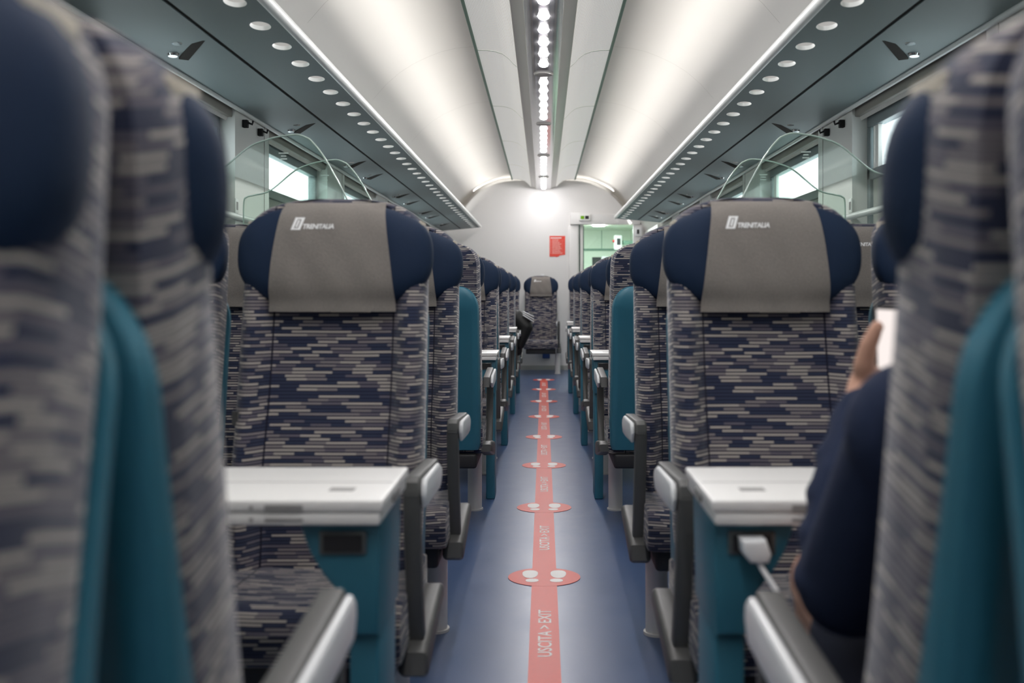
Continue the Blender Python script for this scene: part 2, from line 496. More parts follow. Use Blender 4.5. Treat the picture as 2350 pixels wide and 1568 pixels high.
def make_logo():
    mb = MB()
    v, f = text_mesh('TRENITALIA', 0.0175, 0.0006, 0.94)
    drape([(-0.066+p.x*0.80+p.y*0.18, 1.187+p.y*0.86) for p in v], f, mb, 0.0016)
    # slanted emblem: white rhombus cut by an S-like counter
    def rh(x0, x1, z0, z1, sl=0.36):
        return [(x0+(z0-1.185)*sl, z0), (x1+(z0-1.185)*sl, z0), (x1+(z1-1.185)*sl, z1), (x0+(z1-1.185)*sl, z1)]
    X0 = -0.092
    for (a, b, c, d) in ((0,.007,1.184,1.213),(.017,.024,1.184,1.213),(0,.024,1.184,1.188),(0,.024,1.209,1.213),(.0095,.0145,1.190,1.207)):
        drape([(X0+(px_-X0)*0.9, pz_) for px_, pz_ in rh(X0+a, X0+b, c, d)], [(0,1,2,3)], mb, 0.0016)
    return mb

def make_cushion():
    """section in (y,z) lofted along x"""
    mb = MB()
    prof = []
    y0, y1 = -0.56, -0.12
    top = lambda y: 0.452 - 0.012*sstep(-0.45, -0.15, y)
    for i in range(14): # top from back to front
        y = y1 + (y0+0.055-y1)*i/13; prof.append((y, top(y)))
    for i in range(1, 9):
        a = PI/2 + PI/2*i/8; prof.append((y0+0.055+0.055*math.cos(a), top(y0)-0.055+0.055*math.sin(a)))
    for i in range(1, 5): prof.append((y0+0.008*i/4, 0.395-0.045*i/4))
    for i in range(1, 5):
        a = PI + PI/2*i/4; prof.append((y0+0.028+0.02*math.cos(a), 0.35+0.02*math.sin(a)))
    prof.append((-0.35, 0.33)); prof.append((y1, 0.33)); prof.append((y1+0.01, 0.39))
    cy, cz = (y0+y1)/2, 0.39
    acc = [0]
    for i in range(1, len(prof)+1):
        a, b = prof[i-1], prof[i % len(prof)]; acc.append(acc[-1]+math.hypot(a[0]-b[0], a[1]-b[1]))
    loops, uvl = [], []
    W = 0.216
    xs = [(-W, 0.90), (-W+0.002, 0.945), (-W+0.008, 0.975), (-W+0.02, 0.995), (-W+0.05, 1.0)]
    xs = xs + [(-0.12, 1), (-0.06, 1), (0, 1), (0.06, 1), (0.12, 1)] + [(-x, s) for x, s in xs[::-1]]
    for x, s in xs:
        dip = 0.010*(1-(x/W)**2)
        loops.append([(x, cy+(p[0]-cy)*(1-(1-s)*0.35), cz+(p[1]-cz)*s - (dip if p[1] > 0.40 else 0)) for p in prof])
        uvl.append([(x, a) for a in acc])
    # lofted loops lie in planes of constant x
    n = len(prof); f, u = [], []
    v = [p for L in loops for p in L]
    for j in range(len(loops)-1):
        for i in range(n):
            k = (i+1) % n
            f.append((j*n+i, j*n+k, (j+1)*n+k, (j+1)*n+i)); u.append([uvl[j][i], uvl[j][i+1], uvl[j+1][i+1], uvl[j+1][i]])
    for j, fl in ((0, 1), (len(loops)-1, -1)):
        idx = [j*n+i for i in range(n)][::fl]
        f.append(tuple(idx)); u.append([(v[i][1]+0.3, v[i][2]) for i in idx])
    mb.add(v, f, u); return mb

def armrest_meshes(s):
    """s=+1: armrest on the +x side"""
    pad = MB(); cap = MB(); sup = MB(); rail = MB()
    x0, x1 = sorted((s*0.214, s*0.246))
    # pad: rounded bar sloping gently
    pad.prism([(-0.503, 0.648), (-0.500, 0.674), (-0.485, 0.684), (-0.16, 0.664), (-0.15, 0.62), (-0.30, 0.628), (-0.48, 0.635)], 'x', x0, x1, 0.006, 3)
    cx0, cx1 = sorted((s*0.2462, s*0.259))
    cap.prism([(-0.496, 0.648), (-0.492, 0.668), (-0.476, 0.679), (-0.24, 0.668), (-0.20, 0.655), (-0.19, 0.635), (-0.22, 0.612), (-0.30, 0.612), (-0.48, 0.622)], 'x', cx0, cx1, 0.007, 3)
    # ribbon support from the front of the pad down to the foot rail
    p = [(-0.488, 0.650), (-0.503, 0.655), (-0.492, 0.58), (-0.462, 0.46), (-0.428, 0.36), (-0.41, 0.315), (-0.37, 0.315), (-0.388, 0.36), (-0.420, 0.46), (-0.450, 0.58), (-0.462, 0.645)]
    sup.prism(p, 'x', *sorted((s*0.213, s*0.245)), 0.006, 2)
    rx0, rx1 = sorted((s*0.196, s*0.256))
    rail.prism([(-0.455, 0.285), (-0.45, 0.328), (-0.425, 0.342), (-0.16, 0.380), (-0.12, 0.370), (-0.12, 0.338), (-0.25, 0.310), (-0.43, 0.272)], 'x', rx0, rx1, 0.012, 3)
    return pad, cap, sup, rail

def make_seat(side):
    """side=+1: aisle armrest on local +x"""
    r = empty('train_seat')
    back = make_backrest().build('backrest', 'fabric', r)
    make_shell().build('back_shell', 'teal', r, 40)
    hd = make_headrest().build('headrest', 'navy', r, 60)
    cv = make_cover().build('headrest_cover', 'cover', r, 60)
    make_logo().build('logo', 'logo', cv, 0)
    for q in (-1, 1):
        sb = MB(); zc = 1.196; xs_ = q*0.1985
        sb.box(xs_-0.005, xs_+0.005, head_y0(zc)-0.004, head_y0(zc)+0.060, zc-0.011, zc+0.011, 0.003, 2)
        so_ = sb.build('side_strap', 'strap', hd)
    make_cushion().build('cushion', 'fabric', r, 50)
    fr = MB(); fr.box(-0.19, 0.19, -0.50, -0.10, 0.265, 0.332, 0.012); fr.build('seat_frame', 'dark', r)
    pad, cap, sup, rail = armrest_meshes(side)
    a = pad.build('armrest', 'arm', r); cap.build('armrest_cap', 'white', a)
    sup.build('armrest_support', 'arm', r); rail.build('foot_rail', 'arm', r)
    l = MB(); l.cyl((0, 0, 0.0), (0, 0, 0.27), 0.034); l.cyl((0, 0, 0.0), (0, 0, 0.008), 0.040)
    lo = l.build('leg', 'legm', r); lo.location = (side*0.155, -0.22, 0.0)
    tg = MB(); tg.box(-0.002, 0.002, -0.012, 0.012, -0.016, 0.016, 0.001, 1)
    t = tg.build('seat_tag', 'arm', r); t.location = (-side*(HW*0.955), bk(0.76)-0.150, 0.76); t.rotation_euler = (0, 0, side*0.9)
    return r

LX, RX = -0.485, 0.500        # centre lines of the aisle seats
seatL = make_seat(+1)         # aisle on +x when facing the camera
seatR = make_seat(-1)
first = {1: True, -1: True}
def place(side, x, yref, away, label, group, legy=None):
    """side: armrest side in local x."""
    src = seatL if side > 0 else seatR
    if first[side]: o = src; first[side] = False
    else: o = copy_tree(src)
    o.location = (x, yref, 0); o.rotation_euler = (0, 0, PI if away else 0)
    tag(o, label, 'seat', group)
    if legy is not None:
        for c in o.children:
            if c.name.startswith('leg'): c.location.y = legy
    return o

PITCH = 1.765
GL, GR = 'seats left of the aisle', 'seats right of the aisle'
place(+1, LX, 2.42, False, 'striped seat with grey logo headrest cover, large and facing us, left of the aisle', GL)
place(+1, LX, 0.645, False, 'blurred striped seat with navy headrest wing, cut by the left photo edge', GL)
place(-1, LX, 0.715, True, 'blurred striped seat seen from behind with teal shell, nearest left of the aisle', GL)
place(+1, LX, 3.29, False, 'seat facing us directly behind the large left logo seat', GL)
place(-1, LX, 4.28, True, 'left striped seat turned away with teal back shell facing us, in mid distance', GL, -0.50)
ordn = ['first', 'second', 'third', 'fourth']
for k in range(4):
    y = 5.95 + k*PITCH
    place(+1, LX, y, False, 'small seat facing us on the left, %s one beyond the mid-distance teal shell' % ordn[k], GL)
    if k < 3: place(-1, LX, y+0.08, True, 'striped seat back turned away, right behind the %s small left seat facing us' % ordn[k], GL)
place(+1, LX-0.04, 13.0, False, 'last small seat of the left row, beside the lone seat at the end wall', GL)
place(-1, RX, 2.38, False, 'striped seat with creased grey logo headrest cover, large and facing us, right of the aisle', GR)
place(-1, RX, 0.635, False, 'blurred striped seat cut by the right photo edge', GR)
place(+1, RX, 0.705, True, 'blurred striped seat with teal shell at right, person sitting in it', GR)
place(-1, RX, 3.26, False, 'seat facing us directly behind the large right logo seat', GR)
place(+1, RX, 4.28, True, 'right striped seat turned away with teal back shell facing us, in mid distance', GR, -0.50)
for k in range(4):
    y = 5.95 + k*PITCH
    place(-1, RX, y, False, 'small seat facing us on the right, %s one beyond the mid-distance teal shell' % ordn[k], GR)
    if k < 3: place(+1, RX, y+0.08, True, 'striped seat back turned away, right behind the %s small right seat facing us' % ordn[k], GR)
place(+1, -0.968, 2.42, False, 'window seat showing as a striped sliver beside the large left logo seat', 'window seats')
place(+1, -1.03, 3.29, False, 'window seat whose grey cover peeks past the left edge of the large left logo seat', 'window seats')
place(-1, 0.985, 2.38, False, 'window seat showing as a striped sliver beside the large right logo seat', 'window seats')
place(-1, 1.035, 3.26, False, 'window seat whose grey cover peeks past the right edge of the large right logo seat', 'window seats')
es = place(-1, -0.035, 13.1, False, 'lone seat facing us at the end of the aisle against the end wall', 'seats left of the aisle')
es['group'] = 'end wall seats'
for c in es.children:
    if c.name.split('.')[0] in ('armrest', 'armrest_support', 'foot_rail'): c.location.x = 0.455
    if c.name.startswith('leg'): c.location = (0.215, -0.30, 0)

# ------------------------------------------------------------------ folding tables between facing seats
def make_table(s):
    """local: x measured from the aisle edge towards the wall as +x*s ... aisle edge at x=0, y=0 bay middle"""
    r = empty('folding_table')
    def X(a, b): return sorted((s*a, s*b))
    up = MB(); x = X(0.0, 1.10); up.box(x[0], x[1], -0.138, 0.138, 0.7235, 0.741, 0.004, 2)
    u = up.build('upper_leaf', 'table', r)
    sl = MB(); a = X(0.006, 1.09); sl.box(a[0], a[1], -0.0012, 0.0012, 0.7405, 0.7414); sl.build('hinge_line', 'tseam', u)
    gr = MB(); a = X(0.115, 0.170); gr.box(a[0], a[1], -0.1392, -0.1372, 0.7255, 0.7345); a = X(0.187, 0.192); gr.box(a[0], a[1], -0.1392, -0.1372, 0.728, 0.733); gr.build('finger_notch', 'tseam', u)
    st = MB(); a = X(0.055, 0.093); st.box(a[0], a[1], -0.07, -0.045, 0.7405, 0.7413); st.build('table_sticker', 'tseam', u)
    lo = MB(); x = X(0.004, 1.10); lo.box(x[0], x[1], -0.136, 0.136, 0.704, 0.7225, 0.004, 2)
    l = lo.build('lower_leaf', 'table', r)
    gr = MB(); a = X(0.115, 0.170); gr.box(a[0], a[1], -0.1372, -0.1352, 0.710, 0.7145); a = X(0.187, 0.192); gr.box(a[0], a[1], -0.1372, -0.1352, 0.710, 0.715); gr.build('finger_notch', 'tseam', l)
    la = MB(); a = X(0.003, 0.008); la.box(a[0]-0.004*s, a[1]-0.004*s, -0.02, 0.03, 0.713, 0.73, 0.001, 1); la.build('edge_latch', 'tseam', l)
    # bracket outline (x,z), extruded through y
    pe = MB()
    out = [(0.008, 0.703), (0.128, 0.703), (0.122, 0.680), (0.112, 0.655), (0.094, 0.625), (0.072, 0.598), (0.062, 0.570), (0.060, 0.535), (0.012, 0.535)]
    pts = [(s*p, z) for p, z in out]
    pe.prism(pts, 'y', -0.105, 0.105, 0.006, 2)
    pe.box(*X(0.014, 0.058), -0.085, 0.085, 0.0, 0.540, 0.006)
    p = pe.build('pedestal', 'teal', r)
    so = MB(); a = X(0.028, 0.098)
    so.box(a[0], a[1], -0.1115, -0.103, 0.655, 0.690, 0.003, 2)
    sk = so.build('socket_frame', 'socket', p)
    fl = MB(); a = X(0.034, 0.092); fl.box(a[0], a[1], -0.1135, -0.110, 0.660, 0.685, 0.001, 1)
    fl.build('socket_flap', 'dark', p)
    w = MB(); a = X(1.0, 1.06); w.box(a[0], a[1], -0.06, 0.06, 0.0, 0.704, 0.004); w.build('wall_leg', 'teal', r)
    return r
TY = [1.572, 5.10, 6.865, 8.63, 10.395]
nm = ['nearest', 'second', 'third', 'fourth', 'fifth']
tl, tr = make_table(-1), make_table(+1)
for k, y in enumerate(TY):
    for side, src, x, word in ((-1, tl, -0.232, 'left'), (1, tr, 0.243, 'right')):
        o = src if k == 0 else copy_tree(src)
        o.location = (x, y, 0)
        if k == 0:
            lab = 'large white folded table on teal pedestal, nearest on the left' if side < 0 else 'large white folded table on teal pedestal with charger plugged in, nearest on the right'
        else: lab = 'small white folded table on teal pedestal, %s from us on the %s' % (nm[k], word)
        tag(o, lab, 'table', 'folding tables between facing seats')

# ------------------------------------------------------------------ floor and its red exit stickers
f = MB(); f.box(-1.5, 1.5, -3.2, 16.2, -0.08, 0.0); struct(f.build('floor', 'floor', None, 0))
SY = [3.64 + 1.18*k for k in range(-2, 8)]
def make_sticker():
    r = empty('exit_sticker')
    Lh = 0.59
    a = MB(); a.box(-0.045, 0.045, -1.18+0.1, -0.09, 0.0005, 0.0016)
    st = a.build('strip', 'red', r, 0)
    b = MB(); n = 56
    v = [(0.132*math.cos(2*PI*i/n), 0.117*math.sin(2*PI*i/n)) for i in range(n)]
    b.prism(v, 'z', 0.0005, 0.0019)
    b.box(-0.045, 0.045, 0.06, 0.10, 0.0005, 0.0016)
    b.box(-0.045, 0.045, -0.10, -0.06, 0.0005, 0.0016)
    b.build('oval', 'red', r, 0)
    for s in (-1, 1):
        c = MB()
        def blob(y0, y1, w0, w1, cx, nn=20, toe=1.0):
            P = []
            for i in range(nn):
                t = 2*PI*i/nn; yy = math.sin(t); ww = w0+(w1-w0)*(yy+1)/2
                P.append((s*(cx+ww*math.copysign(abs(math.cos(t))**0.85, math.cos(t))), (y0+y1)/2+(y1-y0)/2*math.copysign(abs(yy)**0.85, yy)))
            if s < 0: P = P[::-1]
            return P
        c.prism(blob(-0.018, 0.083, 0.024, 0.033, 0.052), 'z', 0.0019, 0.0026)
        c.prism(blob(-0.068, -0.026, 0.023, 0.024, 0.044), 'z', 0.0019, 0.0026)
        c.build('footprint', 'ink', r, 0)
    v, fc = text_mesh('USCITA > EXIT', 0.062, 0.0008, 1.0)
    xs = [p.x for p in v]; ys = [p.y for p in v]; sx = 0.42/(max(xs)-min(xs)); sy = 0.042/(max(ys)-min(ys))
    t = MB(); t.add([(0.022-(p.y-min(ys))*sy, -0.80+(p.x-min(xs))*sx, 0.0021) for p in v], fc)
    t.build('lettering', 'ink', r, 0)
    return r
stk = make_sticker()
names = ['', '', 'nearest', 'second', 'third', 'fourth', 'fifth', 'sixth', 'seventh', 'farthest']
k0 = True
for k, y in enumerate(SY):
    if k < 2: continue
    o = stk if k0 else copy_tree(stk); k0 = False
    o.location = (0.0025, y, 0.0)
    nm_ = 'red floor strip below the frame edge with USCITA EXIT lettering' if k == 1 else '%s red floor sticker with two white footprints and USCITA EXIT strip' % names[k]
    tag(o, nm_, 'floor sticker', 'red exit stickers along the aisle')

# ------------------------------------------------------------------ coach shell
CP = [(0, 1.60), (0.30, 1.605), (0.42, 1.60), (0.56, 1.588), (0.66, 1.565), (0.75, 1.53), (0.84, 1.487), (0.93, 1.43), (1.02, 1.352), (1.10, 1.26), (1.2, 1.12), (1.3, 0.95), (1.40, 0.76)]
CP = [(x, z+EYE) for x, z in CP]
full = [(-x, z) for x, z in CP[::-1]] + CP[1:]
outer = [(x*1.03, z+0.05) for x, z in full]
YB, YE = -3.0, 13.45
def shell_strip(name, prof, y0, y1, mat, ny=1, uv=False):
    mb = MB(); n = len(prof)
    v = []
    for j in range(ny+1):
        y = y0+(y1-y0)*j/ny
        v += [(p[0], y, p[1]) for p in prof]
    acc = [0]
    for i in range(1, n): acc.append(acc[-1]+math.hypot(prof[i][0]-prof[i-1][0], prof[i][1]-prof[i-1][1]))
    f, u = [], []
    for j in range(ny):
        for i in range(n-1):
            f.append((j*n+i, j*n+i+1, (j+1)*n+i+1, (j+1)*n+i))
            ya, yb_ = y0+(y1-y0)*j/ny, y0+(y1-y0)*(j+1)/ny
            u.append([(acc[i], ya), (acc[i+1], ya), (acc[i+1], yb_), (acc[i], yb_)])
    mb.add(v, f, u if uv else None)
    return mb
cm = MB()
ring = full + outer[::-1]
cm.prism(ring, 'y', YB, 14.0)
struct(cm.build('ceiling', 'ceil', None, 50))
# fine joints across the ceiling panels
for k, y in enumerate([0.9, 2.77, 4.64, 6.45, 8.3, 10.15, 12.0]):
    for s in (-1, 1):
        j = MB(); pr = [(s*x, z-0.0006) for x, z in CP if 0.42 <= x <= 1.1]
        j.add(*[(lambda P: ([(p[0], y-0.0012, p[1]) for p in P]+[(p[0], y+0.0012, p[1]) for p in P], [(i, i+1, len(P)+i+1, len(P)+i) for i in range(len(P)-1)]))(pr)][0])
        o = j.build('trim_%d' % (20+2*k+(s > 0)), 'brown', None); struct(o)

# side walls with window openings
WIN = []
k = 0
for y in [4.93 + 1.872*i for i in range(-4, 5)]:
    if y+1.33 < 13.3: WIN.append((y, y+1.33))
def side_wall(s):
    mb = MB()
    def bx(y0, y1, z0, z1, x0=1.36, x1=1.48, r=0): a = sorted((s*x0, s*x1)); mb.box(a[0], a[1], y0, y1, z0, z1, r)
    bx(YB, 14.0, 0.0, 0.86); bx(YB, 14.0, 1.86, 1.99, 1.375)
    e = YB
    for a, b in WIN:
        bx(e, a, 0.86, 1.86); e = b
    bx(e, 14.0, 0.86, 1.86)
    return struct(mb.build('wall_left' if s < 0 else 'wall_right', 'wall', None, 0))
side_wall(-1); side_wall(1)
n = 0
for s in (-1, 1):
    for (a, b) in WIN:
        n += 1
        w = empty('window_%d' % n); struct(w)
        def bx(nm, mat, y0, y1, z0, z1, x0, x1, r=0.0):
            mb = MB(); q = sorted((s*x0, s*x1)); mb.box(q[0], q[1], y0, y1, z0, z1, r); return mb.build(nm, mat, w)
        # taupe header (blind box)
        bx('blind_box', 'brown', a, b, 1.815, 1.86, 1.372, 1.47, 0.004)
        fr = MB()
        for (y0, y1, z0, z1) in ((a, b, 1.765, 1.815), (a, b, 1.535, 1.580), (a, b, 0.86, 0.90), (a, a+0.05, 0.90, 1.765), (b-0.04, b, 0.90, 1.765)):
            q = sorted((s*1.425, s*1.47)); fr.box(q[0], q[1], y0, y1, z0, z1, 0.004)
        fr.build('window_frame', 'frame', w)
        if s > 0:
            sl = MB(); q = sorted((s*1.432, s*1.452)); sl.box(q[0], q[1], b-0.125, b-0.085, 1.580, 1.765, 0.002); sl.box(q[0], q[1], b-0.075, b-0.065, 1.580, 1.765, 0.002); sl.build('sash_bar', 'wall', w)
        bx('window_glass', 'wglass', a+0.05, b-0.04, 1.580, 1.765, 1.448, 1.452)
        bx('lower_blind', 'blind', a+0.05, b-0.04, 0.90, 1.535, 1.440, 1.446)
# pale rail along the walls
for s in (-1, 1):
    mb = MB(); mb.tube([(s*1.345, YB, 1.375), (s*1.345, 13.3, 1.375)], 0.014, 12)
    o = mb.build('trim_%d' % (1 if s < 0 else 2), 'nose', None); struct(o)
# wall joints beside the windows
for s in (-1, 1):
    for i, (a, b) in enumerate(WIN):
        mb = MB(); q = sorted((s*1.3585, s*1.3605)); mb.box(q[0], q[1], a-0.085, a-0.081, 0.9, 1.85); 
        struct(mb.build('trim_%d' % (40+2*i+(s > 0)), 'brown', None, 0))

# ------------------------------------------------------------------ ceiling panels with added glow, and light channel
PF = [(0.168, 1.426), (0.19, 1.445), (0.22, 1.478), (0.26, 1.508), (0.31, 1.524), (0.36, 1.530), (0.415, 1.531)]
joints = [-1.2, 0.66, 2.53, 4.40, 6.27, 8.14, 10.01, 11.87, 13.40]
for s in (-1, 1):
    mb = MB()
    pr = [(s*x, z+EYE) for x, z in PF]
    for a, b in zip(joints[:-1], joints[1:]):
        sub = shell_strip('p', pr, a+0.004, b-0.004, 'perf', 1, True)
        m_ = MB(); 
        mb.add(sub.v, sub.f, sub.uv)
        up = [(p[0], p[1]+0.012) for p in pr]
        sub2 = shell_strip('p', up, a+0.004, b-0.004, 'perf', 1, True); mb.add(sub2.v, sub2.f, sub2.uv)
    o = mb.build('trim_%d' % (3 if s < 0 else 4), 'perf', None, 50); struct(o)
    ed = MB(); q = sorted((s*0.415, s*0.432)); ed.box(q[0], q[1], -1.2, 13.40, 1.520+EYE, 1.545+EYE, 0.002)
    for a in joints[1:-1]:
        jj = [(s*x, z+EYE-0.003) for x, z in PF]
        sb = shell_strip('j', jj, a-0.007, a+0.007, 'frame'); ed.add(sb.v, sb.f)
    struct(ed.build('trim_%d' % (5 if s < 0 else 6), 'vest2', None, 50))

ch = empty('ceiling_light_strip', (0, 0, 1.39+EYE))
tag(ch, 'long polished ceiling strip with a row of bright round LED lamps above the aisle', 'light')
CZ = EYE+1.39
mb = MB(); pr = [(-0.098, 0.012), (-0.080, 0.004), (-0.05, 0.0008), (0, 0), (0.05, 0.0008), (0.080, 0.004), (0.098, 0.012)]
sb = shell_strip('c', pr, -1.2, 13.40, 'alu'); mb.add(sb.v, sb.f)
mb.build('channel_cover', 'alu', ch, 60)
for s in (-1, 1):
    mb = MB(); pr = [(s*0.098, 0.012), (s*0.104, 0.018), (s*0.130, 0.026), (s*0.136, 0.030), (s*0.165, 0.036)]
    sb = shell_strip('c', pr, -1.2, 13.40, 'alu'); mb.add(sb.v, sb.f); mb.build('channel_side', 'aluside', ch, 60)
LEDY = []
y = 6.31
rings = [2.57+1.87*0, 4.44, 6.31, 8.18, 10.05, 11.92]
ys = [6.31+0.2625*k for k in range(-28, 27)]
led_me = None; ring_me = None
for y in ys:
    if y > 13.3: continue
    if any(abs(y-r) < 0.12 for r in rings):
        r_ = min(rings, key=lambda q: abs(q-y))
        mb = MB(); n = 36; v, f_ = [], []
        for i in range(n):
            a = 2*PI*i/n
            for rr, dz in ((0.040, -0.004), (0.058, -0.008), (0.064, 0.001)): v.append((rr*math.cos(a), r_+rr*math.sin(a), dz))
        for i in range(n):
            for k in range(2): f_.append((3*i+k, 3*((i+1) % n)+k, 3*((i+1) % n)+k+1, 3*i+k+1))
        mb.add(v, f_); mb.cyl((0, r_, -0.004), (0, r_, 0.002), 0.040, n=36)
        mb.build('cover_ring', 'aluside', ch); continue
    if led_me is None:
        mb = MB(); n = 28
        v = [(0, 0, -0.018)]; f_ = []
        for rr, dz in ((0.015, -0.016), (0.025, -0.010), (0.030, 0.001)):
            v += [(rr*math.cos(2*PI*i/n), rr*math.sin(2*PI*i/n), dz) for i in range(n)]
        f_ += [(0, 1+i, 1+(i+1) % n) for i in range(n)]
        for j in range(2): f_ += [(1+j*n+i, 1+(j+1)*n+i, 1+(j+1)*n+(i+1) % n, 1+j*n+(i+1) % n) for i in range(n)]
        mb.add(v, f_); o = mb.build('led_lamp', 'led', ch); led_me = o
    else:
        o = led_me.copy(); COL.objects.link(o); o.parent = ch
    o.location = (0, y, 0)

# ------------------------------------------------------------------ luggage racks
def rack(s, yend, label):
    r = empty('luggage_rack', (0, 0, 1.90)); tag(r, label, 'luggage rack', 'luggage racks')
    zp = lambda x: EYE + 0.860 - (x-0.83)*0.088 - 1.90   # underside height
    def X(a): return s*a
    # perforated shelf strip with real round holes
    sp = 0.262; hx, hr, N = 0.905, 0.031, 32
    y0 = 2.92 - sp*14.5
    ny = int((yend-y0)/sp)
    mb = MB(); xa, xb = 0.835, 1.076
    T = 0.014
    for k in range(ny):
        ya = y0+k*sp; yc = ya+sp/2
        if ya < -1: continue
        ringv, sqv = [], []
        for i in range(N):
            a = 2*PI*(i+0.5)/N; c, q = math.cos(a), math.sin(a)
            ringv.append((hx+hr*c, yc+0.052*q))
            # ray to rectangle border
            tx = ((xb-hx) if c > 0 else (hx-xa))/max(abs(c), 1e-9); ty = (sp/2)/max(abs(q), 1e-9); t = min(tx, ty)
            sqv.append((hx+t*c, yc+t*q))
        # exact corners are added by clamping nearest border points
        for (cx, cy) in ((xa, ya), (xa, ya+sp), (xb, ya), (xb, ya+sp)):
            i = min(range(N), key=lambda i: (sqv[i][0]-cx)**2+(sqv[i][1]-cy)**2); sqv[i] = (cx, cy)
        v = []
        for (P, dz) in ((ringv, 0), (sqv, 0), (ringv, T), (sqv, T)): v += [(X(p[0]), p[1], zp(p[0])+dz) for p in P]
        f_ = []
        for i in range(N):
            j = (i+1) % N
            f_ += [(i, j, N+j, N+i), (2*N+i, 3*N+i, 3*N+j, 2*N+j), (i, 2*N+i, 2*N+j, j)]
        mb.add(v, f_)
        if k == ny-1: pass
    sh = mb.build('perforated_shelf', 'rack', r, 30)
    sh.data.materials.append(M['nose'])
    for i, p in enumerate(sh.data.polygons):
        if i % 3 == 2: p.material_index = 1  # hole walls coloured pale for the ceiling light on their rims
    yst = -1.0; yen = y0+ny*sp
    # rounded front nose
    nb = MB(); cx, cz = 0.826, zp(0.83)+0.010
    prof = [(0.840, zp(0.84)-0.001)] + [(cx+0.021*math.cos(a)*0.8, cz+0.021*math.sin(a)) for a in [(-70-22*i)*PI/180 for i in range(0, 9)]] + [(0.842, cz+0.018), (0.842, zp(0.84)+0.004)]
    nb.prism([(X(p[0]), p[1]) for p in prof], 'y', yst, yen)
    nb.build('front_nose', 'nose', r, 60)
    g = MB(); g.prism([(X(p[0]), p[1]) for p in ((1.076, zp(1.076)+0.004), (1.091, zp(1.091)+0.004), (1.091, zp(1.091)+0.03), (1.076, zp(1.076)+0.03))], 'y', yst, yen)
    g.build('shadow_gap', 'gap', r, 0)
    b = MB(); b.prism([(X(p[0]), p[1]) for p in ((1.091, zp(1.091)), (1.352, zp(1.352)), (1.352, zp(1.352)+0.075), (1.091, zp(1.091)+0.05))], 'y', yst, yen)
    b.build('rack_body', 'rack', r, 0)
    lp = MB(); lp.tube([(X(1.345), yst, zp(1.345)-0.004), (X(1.345), yen, zp(1.345)-0.004)], 0.010, 10); lp.build('wall_lip', 'nose', r, 60)
    ec = MB(); ec.prism([(X(p[0]), p[1]) for p in ((0.812, zp(0.81)-0.004), (1.352, zp(1.352)-0.004), (1.352, zp(1.352)+0.08), (0.83, zp(0.83)+0.03))], 'y', yen, yen+0.012, 0.003)
    ec.build('end_plate', 'rack', r)
    for yy in (2.0, 3.38, 4.98, 6.38, 7.05, 8.45, 9.1, 10.2, 10.8, 12.0):
        if yy > yen-0.2: continue
        pl = MB(); q = sorted((s*1.125, s*1.265))
        zc = zp(1.195)
        pl.box(-0.115, 0.115, -0.017, 0.017, -0.003, 0.004, 0.001, 1)
        p = pl.build('reading_light_plate', 'plate', r); p.location = (s*1.195, yy, zc-0.001); p.rotation_euler = (0, s*0.088, s*1.0)
        ln = MB()
        for dx, dy in ((0.075, -0.045), (-0.06, -0.062)):
            ln.cyl((s*dx, s*0+dy*s*s, -0.008), (s*dx, dy, 0.004), 0.016, 0.022, 20)
        l = ln.build('reading_lamp', 'lens', p)
    return r
rack(-1, 13.25, 'long grey green luggage rack with round holes, left side')
rack(+1, 11.45, 'grey green luggage rack with round holes, right side, ending before the door')

# coat hooks and small wall plates
hk = None
for s in (-1, 1):
    for i, y in enumerate((4.50, 4.74)):
        mb = MB(); mb.box(-0.012, 0.012, -0.012, 0.012, -0.035, 0.0, 0.003); mb.tube([(-s*0.01, 0, -0.012), (-s*0.03, 0, -0.02), (-s*0.034, 0, -0.004)], 0.005, 8)
        o = mb.build('coat_hook', 'black'); o.location = (s*1.347, y, 1.832-0.01)
        tag(o, 'black coat hook under the %s luggage rack, %s of the two on the pillar' % ('left' if s < 0 else 'right', 'nearer' if i == 0 else 'farther'), 'hook', 'coat hooks')
    mb = MB(); mb.box(-0.003, 0.003, -0.022, 0.022, -0.032, 0.032, 0.002, 2)
    o = mb.build('wall_plate', 'nose'); o.location = (s*1.357, 4.40, 1.425)
    mb = MB(); mb.box(-0.0042, 0.0042, -0.012, 0.012, -0.018, 0.018, 0.001, 1); mb.build('switch', 'tseam', o)
    tag(o, 'small pale switch plate on the %s wall pillar beside the window' % ('left' if s < 0 else 'right'), 'switch')

